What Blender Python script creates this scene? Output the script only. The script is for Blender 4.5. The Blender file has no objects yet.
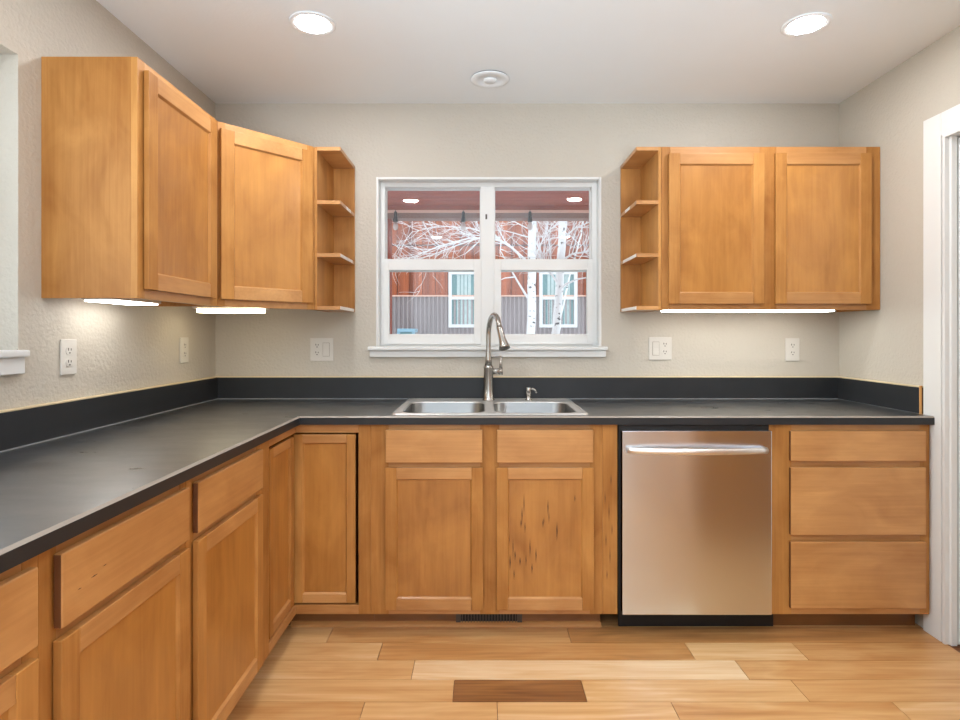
import bpy, bmesh, math, random
from mathutils import Vector, Matrix

# ------------------------------------------------------------------ camera, world, light, exposure
SC = bpy.context.scene
COL = SC.collection
F = 575.5            # focal length in pixels of the 960x720 frame
VX, VY, H = 482.5, 334.0, 1.215

cam_d = bpy.data.cameras.new('camera'); cam = bpy.data.objects.new('camera', cam_d); COL.objects.link(cam)
cam_d.sensor_fit = 'HORIZONTAL'; cam_d.sensor_width = 36.0; cam_d.lens = F / 960 * 36.0
cam_d.shift_x = (480 - VX) / 960; cam_d.shift_y = -(360 - VY) / 960
cam_d.clip_start = 0.02; cam_d.clip_end = 200
cam.location = (0, 0, H); cam.rotation_euler = (math.pi / 2, 0, 0)
SC.camera = cam

world = bpy.data.worlds.new('overcast_sky'); SC.world = world; world.use_nodes = True
bg = world.node_tree.nodes['Background']
bg.inputs[0].default_value = (0.86, 0.93, 1.0, 1); bg.inputs[1].default_value = 1.5

SC.view_settings.view_transform = 'Standard'
SC.view_settings.look = 'None'
SC.view_settings.gamma = 1.0
SC.view_settings.use_curve_mapping = False
SC.view_settings.exposure = 0.25

LAMP = 160.0          # ceiling lamps
BAR = 9.5            # lights under the wall cabinets
def area(name, loc, rot, sx, sy, power, colour):
    d = bpy.data.lights.new(name, 'AREA'); d.shape = 'RECTANGLE'; d.size = sx; d.size_y = sy
    d.energy = power; d.color = colour
    o = bpy.data.objects.new(name, d); COL.objects.link(o); o.location = loc; o.rotation_euler = rot
    return o
# added frontal fill light, in an unseen opening behind the photographer
area('fill_rear', (0.25, -2.95, 1.25), (math.pi / 2, 0, 0), 2.6, 1.9, 7, (0.92, 0.97, 1.0))
# added uplight behind the camera that brightens the ceiling
area('ceiling_uplight', (0.25, -2.9, 0.45), (math.radians(136), 0, 0), 2.6, 0.8, 70, (0.72, 0.87, 1.0)).data.spread = math.radians(75)
# daylight at the left window
area('daylight_left', (-1.62, 0.88, 1.62), (0, -math.pi / 2, 0), 0.85, 0.95, 19, (0.90, 0.96, 1.0)).data.spread = math.radians(105)
area('ceiling_uplight_left', (-1.60, 0.90, 1.30), (0, -math.radians(128), 0), 0.5, 0.9, 4, (0.72, 0.87, 1.0)).data.spread = math.radians(120)  # uplight added at this window to lift the ceiling

# ------------------------------------------------------------------ materials
def lin(c):
    c = c / 255.0
    return c / 12.92 if c <= 0.04045 else ((c + 0.055) / 1.055) ** 2.4
def rgb(r, g, b): return (lin(r), lin(g), lin(b), 1)

def new_mat(name):
    m = bpy.data.materials.new(name); m.use_nodes = True
    nt = m.node_tree
    return m, nt, nt.nodes['Principled BSDF']

def plain(name, colour, rough=0.5, metal=0.0, spec=0.5, bump=0.0, bscale=60, var=0.06, coat=0.0, nscale=8):
    m, nt, b = new_mat(name)
    tc = nt.nodes.new('ShaderNodeTexCoord')
    n = nt.nodes.new('ShaderNodeTexNoise'); n.inputs['Scale'].default_value = nscale; n.inputs['Detail'].default_value = 4
    nt.links.new(tc.outputs['Object'], n.inputs['Vector'])
    mx = nt.nodes.new('ShaderNodeMix'); mx.data_type = 'RGBA'
    mx.inputs[6].default_value = tuple(c * (1 - var) for c in colour[:3]) + (1,)
    mx.inputs[7].default_value = tuple(min(1, c * (1 + var)) for c in colour[:3]) + (1,)
    nt.links.new(n.outputs['Fac'], mx.inputs[0]); nt.links.new(mx.outputs[2], b.inputs['Base Color'])
    b.inputs['Roughness'].default_value = rough; b.inputs['Metallic'].default_value = metal
    b.inputs['Specular IOR Level'].default_value = spec; b.inputs['Coat Weight'].default_value = coat
    b.inputs['Coat Roughness'].default_value = 0.15
    if bump:
        n2 = nt.nodes.new('ShaderNodeTexNoise'); n2.inputs['Scale'].default_value = bscale; n2.inputs['Detail'].default_value = 3
        nt.links.new(tc.outputs['Object'], n2.inputs['Vector'])
        bp = nt.nodes.new('ShaderNodeBump'); bp.inputs['Strength'].default_value = bump; bp.inputs['Distance'].default_value = 0.004
        nt.links.new(n2.outputs['Fac'], bp.inputs['Height']); nt.links.new(bp.outputs['Normal'], b.inputs['Normal'])
    return m

def wood(name, axis, light, dark, rough=0.36, coat=0.25, fine=95, stretch=2.2, spec=0.5):
    """honey maple: fine grain drawn out along one axis, broad tone drift, per-piece tone"""
    m, nt, b = new_mat(name)
    N = nt.nodes.new; L = nt.links.new
    tc = N('ShaderNodeTexCoord'); oi = N('ShaderNodeObjectInfo')
    off = N('ShaderNodeVectorMath'); off.operation = 'SCALE'; off.inputs[0].default_value = (7.3, 4.1, 9.7)
    L(oi.outputs['Random'], off.inputs['Scale'])
    add = N('ShaderNodeVectorMath'); L(tc.outputs['Object'], add.inputs[0]); L(off.outputs[0], add.inputs[1])
    def nz(s_long, s_across, detail, dist=0.0):
        mp = N('ShaderNodeMapping')
        s = [s_across] * 3; s['xyz'.index(axis)] = s_long
        mp.inputs['Scale'].default_value = s
        L(add.outputs[0], mp.inputs['Vector'])
        n = N('ShaderNodeTexNoise'); n.inputs['Scale'].default_value = 1; n.inputs['Detail'].default_value = detail
        n.inputs['Distortion'].default_value = dist
        L(mp.outputs[0], n.inputs['Vector']); return n
    g = nz(stretch * 1.6, fine, 5, 0.5); br = nz(1.3, 7, 4, 1.8); blot = nz(4.0, 7, 5, 0.8)
    def mth(op, a, bb):
        x = N('ShaderNodeMath'); x.operation = op
        for i, v in enumerate((a, bb)):
            if isinstance(v, (int, float)): x.inputs[i].default_value = v
            else: L(v, x.inputs[i])
        return x.outputs[0]
    t = mth('ADD', mth('MULTIPLY', g.outputs['Fac'], 0.28), mth('MULTIPLY', br.outputs['Fac'], 0.27))
    t = mth('ADD', t, mth('MULTIPLY', blot.outputs['Fac'], 0.65))
    t = mth('ADD', t, mth('MULTIPLY', oi.outputs['Random'], 0.16))
    rp = N('ShaderNodeValToRGB'); L(t, rp.inputs[0])
    rp.color_ramp.elements[0].position = 0.40; rp.color_ramp.elements[0].color = dark
    rp.color_ramp.elements[1].position = 0.95; rp.color_ramp.elements[1].color = light
    L(rp.outputs[0], b.inputs['Base Color'])
    b.inputs['Roughness'].default_value = rough; b.inputs['Coat Weight'].default_value = coat; b.inputs['Coat Roughness'].default_value = 0.22
    b.inputs['Specular IOR Level'].default_value = spec
    bp = N('ShaderNodeBump'); bp.inputs['Strength'].default_value = 0.06; bp.inputs['Distance'].default_value = 0.001
    L(g.outputs['Fac'], bp.inputs['Height']); L(bp.outputs[0], b.inputs['Normal'])
    return m

W_L, W_D = rgb(204, 148, 82), rgb(147, 92, 39)
M = {}
M['wood_z'] = wood('maple_upright', 'z', W_L, W_D, 0.46, 0.0, spec=0.3)
S_L, S_D = rgb(211, 158, 99), rgb(159, 104, 52)
M['wood_x'] = wood('maple_crosswise', 'x', S_L, S_D)
M['wood_y'] = wood('maple_lengthwise', 'y', S_L, S_D)
M['veneer'] = wood('maple_panel_veneer', 'z', rgb(202, 143, 71), rgb(147, 90, 33), 0.36, 0.45, 60)
M['kick'] = wood('shaded_toe_kick_maple', 'x', rgb(150, 100, 54), rgb(104, 64, 28))  # maple darkened, the shade of the toe space put into its colour
M['end_grain'] = plain('dark_end_grain', rgb(104, 62, 32), 0.6, nscale=40, var=0.2)
M['streak'] = plain('mineral_streak', rgb(58, 30, 14), 0.5)
M['raw_edge'] = plain('raw_white_edge', rgb(238, 230, 222), 0.35)
M['core'] = plain('board_core', rgb(214, 160, 96), 0.7)
M['wall'] = plain('textured_wall_paint', rgb(191, 184, 172), 0.5, bump=0.8, bscale=75, var=0.02)
M['ceiling'] = plain('ceiling_paint', rgb(238, 245, 250), 0.6, bump=0.12, bscale=90, var=0.01)
M['trim'] = plain('white_trim_paint', rgb(222, 223, 222), 0.35, var=0.015)
M['vinyl'] = plain('white_vinyl', rgb(222, 223, 222), 0.35, var=0.015)
M['plastic'] = plain('white_plastic', rgb(208, 204, 197), 0.35, var=0.01)
M['slot'] = plain('dark_slot', rgb(38, 34, 30), 0.6)
M['black'] = plain('black_plastic', rgb(14, 13, 13), 0.5)
M['grille'] = plain('grille_metal', rgb(84, 76, 70), 0.45, metal=0.3)
M['dark_void'] = plain('shadowed_gasket', rgb(24, 20, 18), 0.8)
M['caulk'] = plain('cream_caulk', rgb(212, 194, 158), 0.5)
M['sealant'] = plain('grey_sealant', rgb(140, 142, 144), 0.5)
M['satin'] = plain('satin_bright_metal', rgb(240, 238, 235), 0.34, metal=1.0, var=0.01)
M['lit_rim_steel'] = plain('sink_steel_lit_rim', rgb(216, 216, 214), 0.5, metal=1.0, var=0.03)  # same steel as the bowls, paler to paint the light caught by the rim
M['pale_grey'] = plain('pale_edge_strip', rgb(150, 140, 130), 0.4)  # paints the worktop's lit bevel in pale grey; also round the rockers
M['chrome'] = plain('polished_metal', rgb(215, 210, 204), 0.18, metal=1.0, var=0.02)
M['nickel'] = plain('brushed_nickel', rgb(176, 173, 168), 0.27, metal=1.0, var=0.03)
M['cedar_soffit'] = wood('soffit_boards', 'x', rgb(176, 84, 62), rgb(130, 56, 42), 0.7, 0, 20, 1.0)
M['beam'] = plain('grey_brown_beam', rgb(140, 106, 96), 0.7)
M['beam_edge'] = plain('pale_beam_edge', rgb(236, 190, 170), 0.6)
M['bark'] = None
M['snow'] = plain('snow', rgb(236, 240, 246), 0.8, bump=0.3, bscale=3)
M['curtain'] = plain('pale_curtain', rgb(196, 214, 214), 0.7, nscale=14, var=0.18)
M['teal_glass'] = plain('teal_window_glass', rgb(120, 160, 164), 0.12, nscale=5, var=0.25)
M['blue_paint'] = plain('pale_blue_paint', rgb(150, 190, 210), 0.5)
M['bulb_glass'] = plain('cloudy_bulb', rgb(214, 200, 196), 0.1)

def counter_mat():
    m, nt, b = new_mat('charcoal_laminate'); N = nt.nodes.new; L = nt.links.new
    tc = N('ShaderNodeTexCoord')
    n = N('ShaderNodeTexNoise'); n.inputs['Scale'].default_value = 7; n.inputs['Detail'].default_value = 7; n.inputs['Roughness'].default_value = 0.65
    mp = N('ShaderNodeMapping'); mp.inputs['Scale'].default_value = (0.7, 1.6, 1); L(tc.outputs['Object'], mp.inputs[0]); L(mp.outputs[0], n.inputs['Vector'])
    rp = N('ShaderNodeValToRGB'); L(n.outputs['Fac'], rp.inputs[0])
    rp.color_ramp.elements[0].position = 0.3; rp.color_ramp.elements[0].color = rgb(30, 33, 37)
    rp.color_ramp.elements[1].position = 0.75; rp.color_ramp.elements[1].color = rgb(54, 58, 63)
    L(rp.outputs[0], b.inputs['Base Color'])
    rr = N('ShaderNodeMapRange'); L(n.outputs['Fac'], rr.inputs[0]); rr.inputs[3].default_value = 0.18; rr.inputs[4].default_value = 0.46
    L(rr.outputs[0], b.inputs['Roughness']); b.inputs['Specular IOR Level'].default_value = 0.8
    b.inputs['Coat Weight'].default_value = 1.0; b.inputs['Coat IOR'].default_value = 1.6; b.inputs['Coat Roughness'].default_value = 0.3
    L(rr.outputs[0], b.inputs['Coat Roughness'])
    return m
M['counter'] = counter_mat()
M['counter_edge'] = plain('charcoal_laminate_edge', rgb(38, 40, 43), 0.42, spec=0.4, nscale=9, var=0.2)

def steel_mat(name, rough, colour, aniso=0.0, rot=0.0):
    m, nt, b = new_mat(name); N = nt.nodes.new; L = nt.links.new
    tc = N('ShaderNodeTexCoord'); mp = N('ShaderNodeMapping')
    mp.inputs['Scale'].default_value = (7, 7, 0.3)
    n = N('ShaderNodeTexNoise'); n.inputs['Scale'].default_value = 1; n.inputs['Detail'].default_value = 3
    L(tc.outputs['Object'], mp.inputs[0]); L(mp.outputs[0], n.inputs['Vector'])
    b.inputs['Base Color'].default_value = colour; b.inputs['Metallic'].default_value = 1
    rr = N('ShaderNodeMapRange'); L(n.outputs['Fac'], rr.inputs[0]); rr.inputs[3].default_value = rough - 0.015; rr.inputs[4].default_value = rough + 0.015
    L(rr.outputs[0], b.inputs['Roughness'])
    if aniso:
        tg = N('ShaderNodeTangent'); tg.direction_type = 'UV_MAP'; tg.uv_map = 'UVMap'
        L(tg.outputs[0], b.inputs['Tangent'])
        b.inputs['Anisotropic'].default_value = aniso; b.inputs['Anisotropic Rotation'].default_value = rot
    return m
M['steel'] = steel_mat('brushed_stainless', 0.22, rgb(218, 226, 238), 0.75, 0.25)
M['sink_steel'] = steel_mat('satin_sink_steel', 0.33, rgb(134, 136, 137))

def emit_mat(name, colour, strength):
    m = bpy.data.materials.new(name); m.use_nodes = True; nt = m.node_tree
    nt.nodes.remove(nt.nodes['Principled BSDF']); e = nt.nodes.new('ShaderNodeEmission')
    e.inputs[0].default_value = colour; e.inputs[1].default_value = strength
    nt.links.new(e.outputs[0], nt.nodes['Material Output'].inputs[0]); return m
M['lamp'] = emit_mat('lamp_diffuser', (1.0, 0.99, 0.98, 1), LAMP)
M['bar_cool'] = emit_mat('strip_cool', (1.0, 0.98, 0.93, 1), BAR)
M['bar_warm'] = emit_mat('strip_warm', (1.0, 0.87, 0.58, 1), BAR)
M['bar_mid'] = emit_mat('strip_neutral', (1.0, 0.965, 0.87, 1), BAR)

def glass_mat():
    m = bpy.data.materials.new('window_glass'); m.use_nodes = True; nt = m.node_tree
    nt.nodes.remove(nt.nodes['Principled BSDF']); N = nt.nodes.new; L = nt.links.new
    fr = N('ShaderNodeFresnel'); ge = N('ShaderNodeNewGeometry'); io = N('ShaderNodeMapRange')
    io.inputs[3].default_value = 1.5; io.inputs[4].default_value = 1 / 1.5      # same reflectance at both faces of the sheet
    L(ge.outputs['Backfacing'], io.inputs[0]); L(io.outputs[0], fr.inputs[0])
    t = N('ShaderNodeBsdfTransparent'); t.inputs[0].default_value = (0.96, 0.98, 0.97, 1)
    g = N('ShaderNodeBsdfGlossy'); g.inputs['Roughness'].default_value = 0.0
    mx = N('ShaderNodeMixShader'); L(fr.outputs[0], mx.inputs[0]); L(t.outputs[0], mx.inputs[1]); L(g.outputs[0], mx.inputs[2])
    L(mx.outputs[0], nt.nodes['Material Output'].inputs[0]); return m
M['glass'] = glass_mat()

def bark_mat():
    m, nt, b = new_mat('white_birch_bark'); N = nt.nodes.new; L = nt.links.new
    tc = N('ShaderNodeTexCoord'); mp = N('ShaderNodeMapping'); mp.inputs['Scale'].default_value = (16, 16, 24)
    n = N('ShaderNodeTexNoise'); n.inputs['Scale'].default_value = 1.0; n.inputs['Detail'].default_value = 3
    L(tc.outputs['Object'], mp.inputs[0]); L(mp.outputs[0], n.inputs['Vector'])
    rp = N('ShaderNodeValToRGB'); L(n.outputs['Fac'], rp.inputs[0]); e = rp.color_ramp.elements
    e[0].position = 0.34; e[0].color = rgb(60, 56, 60); e[1].position = 0.40; e[1].color = rgb(246, 246, 248)
    L(rp.outputs[0], b.inputs['Base Color']); b.inputs['Roughness'].default_value = 0.7
    return m
M['bark'] = bark_mat()
M['twig'] = plain('pale_frosted_twig', rgb(240, 236, 238), 0.7)

def siding_mat():
    m, nt, b = new_mat('red_cedar_siding'); N = nt.nodes.new; L = nt.links.new
    tc = N('ShaderNodeTexCoord'); mp = N('ShaderNodeMapping'); mp.inputs['Scale'].default_value = (4.4, 1, 0.05)
    n = N('ShaderNodeTexNoise'); n.inputs['Scale'].default_value = 1; n.inputs['Detail'].default_value = 1
    L(tc.outputs['Object'], mp.inputs[0]); L(mp.outputs[0], n.inputs['Vector'])
    mp2 = N('ShaderNodeMapping'); mp2.inputs['Scale'].default_value = (30, 1, 1.4)
    n2 = N('ShaderNodeTexNoise'); n2.inputs['Scale'].default_value = 1; n2.inputs['Detail'].default_value = 4
    L(tc.outputs['Object'], mp2.inputs[0]); L(mp2.outputs[0], n2.inputs['Vector'])
    ad = N('ShaderNodeMath'); L(n.outputs['Fac'], ad.inputs[0]); L(n2.outputs['Fac'], ad.inputs[1])
    hf = N('ShaderNodeMath'); hf.operation = 'MULTIPLY'; L(ad.outputs[0], hf.inputs[0]); hf.inputs[1].default_value = 0.5
    rp = N('ShaderNodeValToRGB'); L(hf.outputs[0], rp.inputs[0]); e = rp.color_ramp.elements
    e[0].position = 0.34; e[0].color = rgb(112, 50, 34); e[1].position = 0.66; e[1].color = rgb(198, 106, 64)
    L(rp.outputs[0], b.inputs['Base Color']); b.inputs['Roughness'].default_value = 0.75
    return m
M['siding'] = siding_mat()
M['siding_gap'] = plain('siding_gap', rgb(96, 52, 42), 0.8)
M['corrugated'] = plain('weathered_corrugated_steel', rgb(172, 160, 162), 0.6, metal=0.1, nscale=3, var=0.2)
M['house_trim'] = plain('white_house_trim', rgb(238, 238, 240), 0.5)

def floor_mat():
    m, nt, b = new_mat('hickory_planks'); N = nt.nodes.new; L = nt.links.new
    at = N('ShaderNodeAttribute'); at.attribute_name = 'tone'
    sp = N('ShaderNodeSeparateColor'); L(at.outputs['Color'], sp.inputs[0])
    tc = N('ShaderNodeTexCoord')
    cb = N('ShaderNodeCombineXYZ')
    for i in range(2):
        mm = N('ShaderNodeMath'); mm.operation = 'MULTIPLY'; mm.inputs[1].default_value = 31 + i * 17
        L(sp.outputs[1 + i], mm.inputs[0]); L(mm.outputs[0], cb.inputs[i])
    ad = N('ShaderNodeVectorMath'); L(tc.outputs['Object'], ad.inputs[0]); L(cb.outputs[0], ad.inputs[1])
    def nz(s, detail, dist):
        mp = N('ShaderNodeMapping'); mp.inputs['Scale'].default_value = s; L(ad.outputs[0], mp.inputs[0])
        n = N('ShaderNodeTexNoise'); n.inputs['Scale'].default_value = 1; n.inputs['Detail'].default_value = detail; n.inputs['Distortion'].default_value = dist
        L(mp.outputs[0], n.inputs['Vector']); return n.outputs['Fac']
    g1 = nz((2.0, 70, 1), 4, 0.4); g2 = nz((1.6, 11, 1), 3, 1.6)
    def mth(op, a, c):
        x = N('ShaderNodeMath'); x.operation = op
        for i, v in enumerate((a, c)):
            if isinstance(v, (int, float)): x.inputs[i].default_value = v
            else: L(v, x.inputs[i])
        return x.outputs[0]
    t = mth('ADD', mth('MULTIPLY', g1, 0.42), mth('MULTIPLY', g2, 0.66))
    t = mth('ADD', mth('SUBTRACT', t, 0.56), sp.outputs[0])
    rp = N('ShaderNodeValToRGB'); L(t, rp.inputs[0]); e = rp.color_ramp.elements
    e[0].position = 0.0; e[0].color = rgb(116, 70, 36)
    e[1].position = 1.0; e[1].color = rgb(234, 204, 163)
    x = e.new(0.45); x.color = rgb(194, 140, 84)
    x = e.new(0.72); x.color = rgb(216, 172, 118)
    L(rp.outputs[0], b.inputs['Base Color']); b.inputs['Roughness'].default_value = 0.34
    b.inputs['Coat Weight'].default_value = 0.15; b.inputs['Coat Roughness'].default_value = 0.2
    bp = N('ShaderNodeBump'); bp.inputs['Strength'].default_value = 0.06; bp.inputs['Distance'].default_value = 0.001
    L(g1, bp.inputs['Height']); L(bp.outputs[0], b.inputs['Normal'])
    return m
M['floor'] = floor_mat()

# ------------------------------------------------------------------ geometry helpers
class MB:
    """collects shapes; build() links them as ONE mesh object"""
    def __init__(self): self.bm = bmesh.new()
    def _merge(self, tmp, mi):
        for f in tmp.faces: f.material_index = mi
        me = bpy.data.meshes.new('tmp'); tmp.to_mesh(me); tmp.free()
        self.bm.from_mesh(me); bpy.data.meshes.remove(me)
    def box(self, x0, x1, y0, y1, z0, z1, bev=0.0, mi=0, mat=None, seg=2):
        t = bmesh.new(); bmesh.ops.create_cube(t, size=1)
        for v in t.verts:
            v.co = Vector(((x0 + x1) / 2 + v.co.x * (x1 - x0), (y0 + y1) / 2 + v.co.y * (y1 - y0), (z0 + z1) / 2 + v.co.z * (z1 - z0)))
        if bev: bmesh.ops.bevel(t, geom=t.edges[:], offset=bev, segments=seg, affect='EDGES', profile=0.6)
        if mat is not None: bmesh.ops.transform(t, matrix=mat, verts=t.verts[:])
        bmesh.ops.recalc_face_normals(t, faces=t.faces[:])
        self._merge(t, mi); return self
    def prism(self, pts, vec, mi=0, mat=None):
        t = bmesh.new(); vec = Vector(vec)
        a = [t.verts.new(p) for p in pts]; b = [t.verts.new(Vector(p) + vec) for p in pts]
        n = len(pts); t.faces.new(a); t.faces.new(b[::-1])
        for i in range(n): t.faces.new((a[i], a[(i + 1) % n], b[(i + 1) % n], b[i]))
        if mat is not None: bmesh.ops.transform(t, matrix=mat, verts=t.verts[:])
        bmesh.ops.recalc_face_normals(t, faces=t.faces[:])
        self._merge(t, mi); return self
    def tube(self, pts, radii, n=12, mi=0, cap=True, squash=None):
        t = bmesh.new(); pts = [Vector(p) for p in pts]
        if isinstance(radii, (int, float)): radii = [radii] * len(pts)
        rings = []; ref = None
        for i, p in enumerate(pts):
            d = (pts[min(i + 1, len(pts) - 1)] - pts[max(i - 1, 0)]).normalized()
            if ref is None:
                ref = Vector((0, 0, 1)) if abs(d.z) < 0.9 else Vector((1, 0, 0))
            u = (ref - d * ref.dot(d)).normalized(); ref = u; w = d.cross(u)
            sq = squash or (1, 1)
            rings.append([t.verts.new(p + (u * math.cos(2 * math.pi * k / n) * sq[0] + w * math.sin(2 * math.pi * k / n) * sq[1]) * radii[i]) for k in range(n)])
        for a, b in zip(rings, rings[1:]):
            for k in range(n):
                f = t.faces.new((a[k], a[(k + 1) % n], b[(k + 1) % n], b[k])); f.smooth = True
        if cap: t.faces.new(rings[0][::-1]); t.faces.new(rings[-1])
        bmesh.ops.recalc_face_normals(t, faces=t.faces[:])
        self._merge(t, mi); return self
    def lathe(self, c, prof, n=40, mi=0, smooth=True, axis='z'):
        """prof: (radius, offset along axis) pairs"""
        t = bmesh.new(); rings = []
        for r, h in prof:
            ring = []
            for k in range(n):
                a = 2 * math.pi * k / n; p = (r * math.cos(a), r * math.sin(a), h)
                if axis == 'y': p = (p[0], h, p[1])
                if axis == 'x': p = (h, p[0], p[1])
                ring.append(t.verts.new(Vector(c) + Vector(p)))
            rings.append(ring)
        for a, b in zip(rings, rings[1:]):
            for k in range(n):
                f = t.faces.new((a[k], a[(k + 1) % n], b[(k + 1) % n], b[k])); f.smooth = smooth
        t.faces.new(rings[0][::-1]); t.faces.new(rings[-1])
        bmesh.ops.recalc_face_normals(t, faces=t.faces[:])
        self._merge(t, mi); return self
    def build(self, name, mats, parent=None, loc=None):
        if not isinstance(mats, (list, tuple)): mats = [mats]
        me = bpy.data.meshes.new(name)
        base = Vector(loc) if loc is not None else Vector((0, 0, 0))
        if parent is not None: base = WL[parent.name]
        bmesh.ops.translate(self.bm, verts=self.bm.verts[:], vec=-base)
        self.bm.to_mesh(me); self.bm.free()
        for m in mats: me.materials.append(m)
        o = bpy.data.objects.new(name, me); COL.objects.link(o)
        if parent is not None: o.parent = parent
        else: o.location = base
        WL[o.name] = base
        return o
WL = {}

def props(o, label=None, cat=None, group=None, kind=None):
    if label: o['label'] = label
    if cat: o['category'] = cat
    if group: o['group'] = group
    if kind: o['kind'] = kind
    return o
def thing(name, loc, label=None, cat=None, group=None, kind=None):
    o = bpy.data.objects.new(name, None); COL.objects.link(o); o.location = loc
    o.empty_display_size = 0.05
    WL[o.name] = Vector(loc); return props(o, label, cat, group, kind)
def struct(name, mb, mats, loc=(0, 0, 0), label=None):
    return props(mb.build(name, mats, loc=loc), label, None, None, 'structure')

def X(px, y): return (px - VX) / F * y
def Z(py, y): return H - (py - VY) / F * y

# frame of a cabinet front: local u along the width, local -v out of the front, local w up
FB = Matrix.Identity(4)                                    # back run: u = +x, out = -y
def front_matrix(origin, u):
    u = Vector(u).normalized(); w = Vector((0, 0, 1)); v = w.cross(u)
    return Matrix(((u.x, v.x, 0, origin[0]), (u.y, v.y, 0, origin[1]), (u.z, v.z, 1, origin[2]), (0, 0, 0, 1)))

def shaker(parent, mat, u0, u1, z0, z1, vf, th=0.0165, st=0.046, horiz='wood_x', streaks=None, name='door'):
    """recessed-panel door: stiles and rails are the door, its panel a sub-part"""
    d = MB(); b = 0.0022
    d.box(u0, u0 + st, vf, vf + th, z0, z1, b, 0, mat)
    d.box(u1 - st, u1, vf, vf + th, z0, z1, b, 0, mat)
    d.box(u0 + st, u1 - st, vf + 0.0006, vf + th, z0, z0 + st, b, 1, mat)
    d.box(u0 + st, u1 - st, vf + 0.0006, vf + th, z1 - st, z1, b, 1, mat)
    # small sloped bead round the panel
    q = 0.005; i0, i1, k0, k1 = u0 + st, u1 - st, z0 + st, z1 - st
    for (a, c) in (((i0, k0), (i0, k1)), ((i1, k0), (i1, k1))):
        s = 1 if a[0] == i0 else -1
        d.prism([(a[0], vf + 0.002, a[1]), (a[0] + s * q, vf + 0.009, a[1]), (a[0], vf + 0.009, a[1])], (0, 0, c[1] - a[1]), 0, mat)
    for zz, s in ((k0, 1), (k1, -1)):
        d.prism([(i0, vf + 0.002, zz), (i0, vf + 0.009, zz + s * q), (i0, vf + 0.009, zz)], (i1 - i0, 0, 0), 1, mat)
    door = d.build(name, [M['wood_z'], M[horiz]], parent)
    p = MB(); p.box(i0 - 0.004, i1 + 0.004, vf + 0.009, vf + 0.015, k0 - 0.004, k1 + 0.004, 0, 0, mat)
    for (su, sz, sl, sw) in (streaks or []):
        p.prism([(su, vf + 0.0086, sz - sl / 2), (su + sw, vf + 0.0086, sz), (su + sw * 0.2, vf + 0.0086, sz + sl / 2), (su - sw * 0.6, vf + 0.0086, sz + sl * 0.1)], (0, 0.001, 0), 1, mat)
    p.build('panel', [M['veneer'], M['streak']], door)
    return door

def slab(parent, mat, u0, u1, z0, z1, vf, horiz, th=0.0165, name='drawer_front', streaks=None):
    d = MB(); d.box(u0, u1, vf, vf + th, z0, z1, 0.004, 0, mat, 3)
    for (su, sz, sl, sw) in (streaks or []):
        d.prism([(su - sl / 2, vf - 0.0003, sz), (su, vf - 0.0003, sz + sw), (su + sl / 2, vf - 0.0003, sz + sw * 0.3), (su, vf - 0.0003, sz - sw * 0.5)], (0, 0.001, 0), 1, mat)
    ud = (mat.to_3x3() @ Vector((1, 0, 0))).normalized(); d.bm.normal_update()
    for f in d.bm.faces:
        if abs(f.normal.dot(ud)) > 0.95 and f.material_index == 0: f.material_index = 2
    return d.build(name, [M[horiz], M['streak'], M['end_grain']], parent)

# ------------------------------------------------------------------ the room
YB, XL, XR, ZC, YR = 2.936, -1.362, 1.820, 2.391, -3.0

# floor: planks run along x
random.seed(5)
bm = bmesh.new(); tone = bm.loops.layers.float_color.new('tone')
def plank(x0, x1, y0, y1, t):
    g = 0.0011
    vs = [bm.verts.new((x, y, 0)) for x, y in ((x0 + g, y0 + g), (x1 - g, y0 + g), (x1 - g, y1 - g), (x0 + g, y1 - g))]
    lo = [bm.verts.new((v.co.x, v.co.y, -0.004)) for v in vs]
    a, b = random.random(), random.random()
    fs = [bm.faces.new(vs)] + [bm.faces.new((lo[i], lo[(i + 1) % 4], vs[(i + 1) % 4], vs[i])) for i in range(4)]
    for f in fs:
        for l in f.loops: l[tone] = (t, a, b, 1)
fixed = {  # row -> joints (photo pixels) and tones
    0: ([120, 361, 497.5, 677, 905], [0.62, 0.58, 0.68, 0.76, 0.6, 0.68]),
    1: ([195, 453.5, 584, 800], [0.54, 0.66, 0.18, 0.72, 0.6]),
    2: ([413, 742], [0.66, 0.92, 0.58]),
    3: ([380, 690, 800], [0.7, 0.52, 0.74, 0.56]),
    4: ([330, 569], [0.74, 0.56, 0.42])}
R0, RW = 1.779, 0.1215
for r in range(-40, 10):
    y0 = R0 + r * RW; y1 = y0 + RW
    if y1 > YB or y0 < YR: continue
    if r in fixed:
        js, ts = fixed[r]; xs = [XL] + [X(j, (y0 + y1) / 2) for j in js] + [XR]
        for i in range(len(xs) - 1):
            if xs[i + 1] > xs[i]: plank(max(xs[i], XL), min(xs[i + 1], XR), y0, y1, ts[i])
    else:
        x = XL
        while x < XR:
            w = random.uniform(0.5, 1.25); x1 = min(x + w, XR)
            plank(x, x1, y0, y1, random.choice([0.5, 0.58, 0.62, 0.66, 0.72, 0.85, 0.3])); x = x1
for x0, x1, y0, y1 in ((XL - 0.2, XR + 0.4, YR - 0.2, YB + 0.2),):
    vs = [bm.verts.new(p) for p in ((x0, y0, -0.004), (x1, y0, -0.004), (x1, y1, -0.004), (x0, y1, -0.004))]
    f = bm.faces.new(vs)
    for l in f.loops: l[tone] = (0.0, 0.5, 0.5, 1)
me = bpy.data.meshes.new('floor'); bm.to_mesh(me); bm.free(); me.materials.append(M['floor'])
fl = bpy.data.objects.new('floor', me); COL.objects.link(fl); props(fl, 'light honey hardwood plank floor', None, None, 'structure')

struct('ceiling', MB().box(XL - 0.2, XR + 0.2, YR - 0.15, YB + 0.13, ZC, ZC + 0.1), M['ceiling'])

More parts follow.
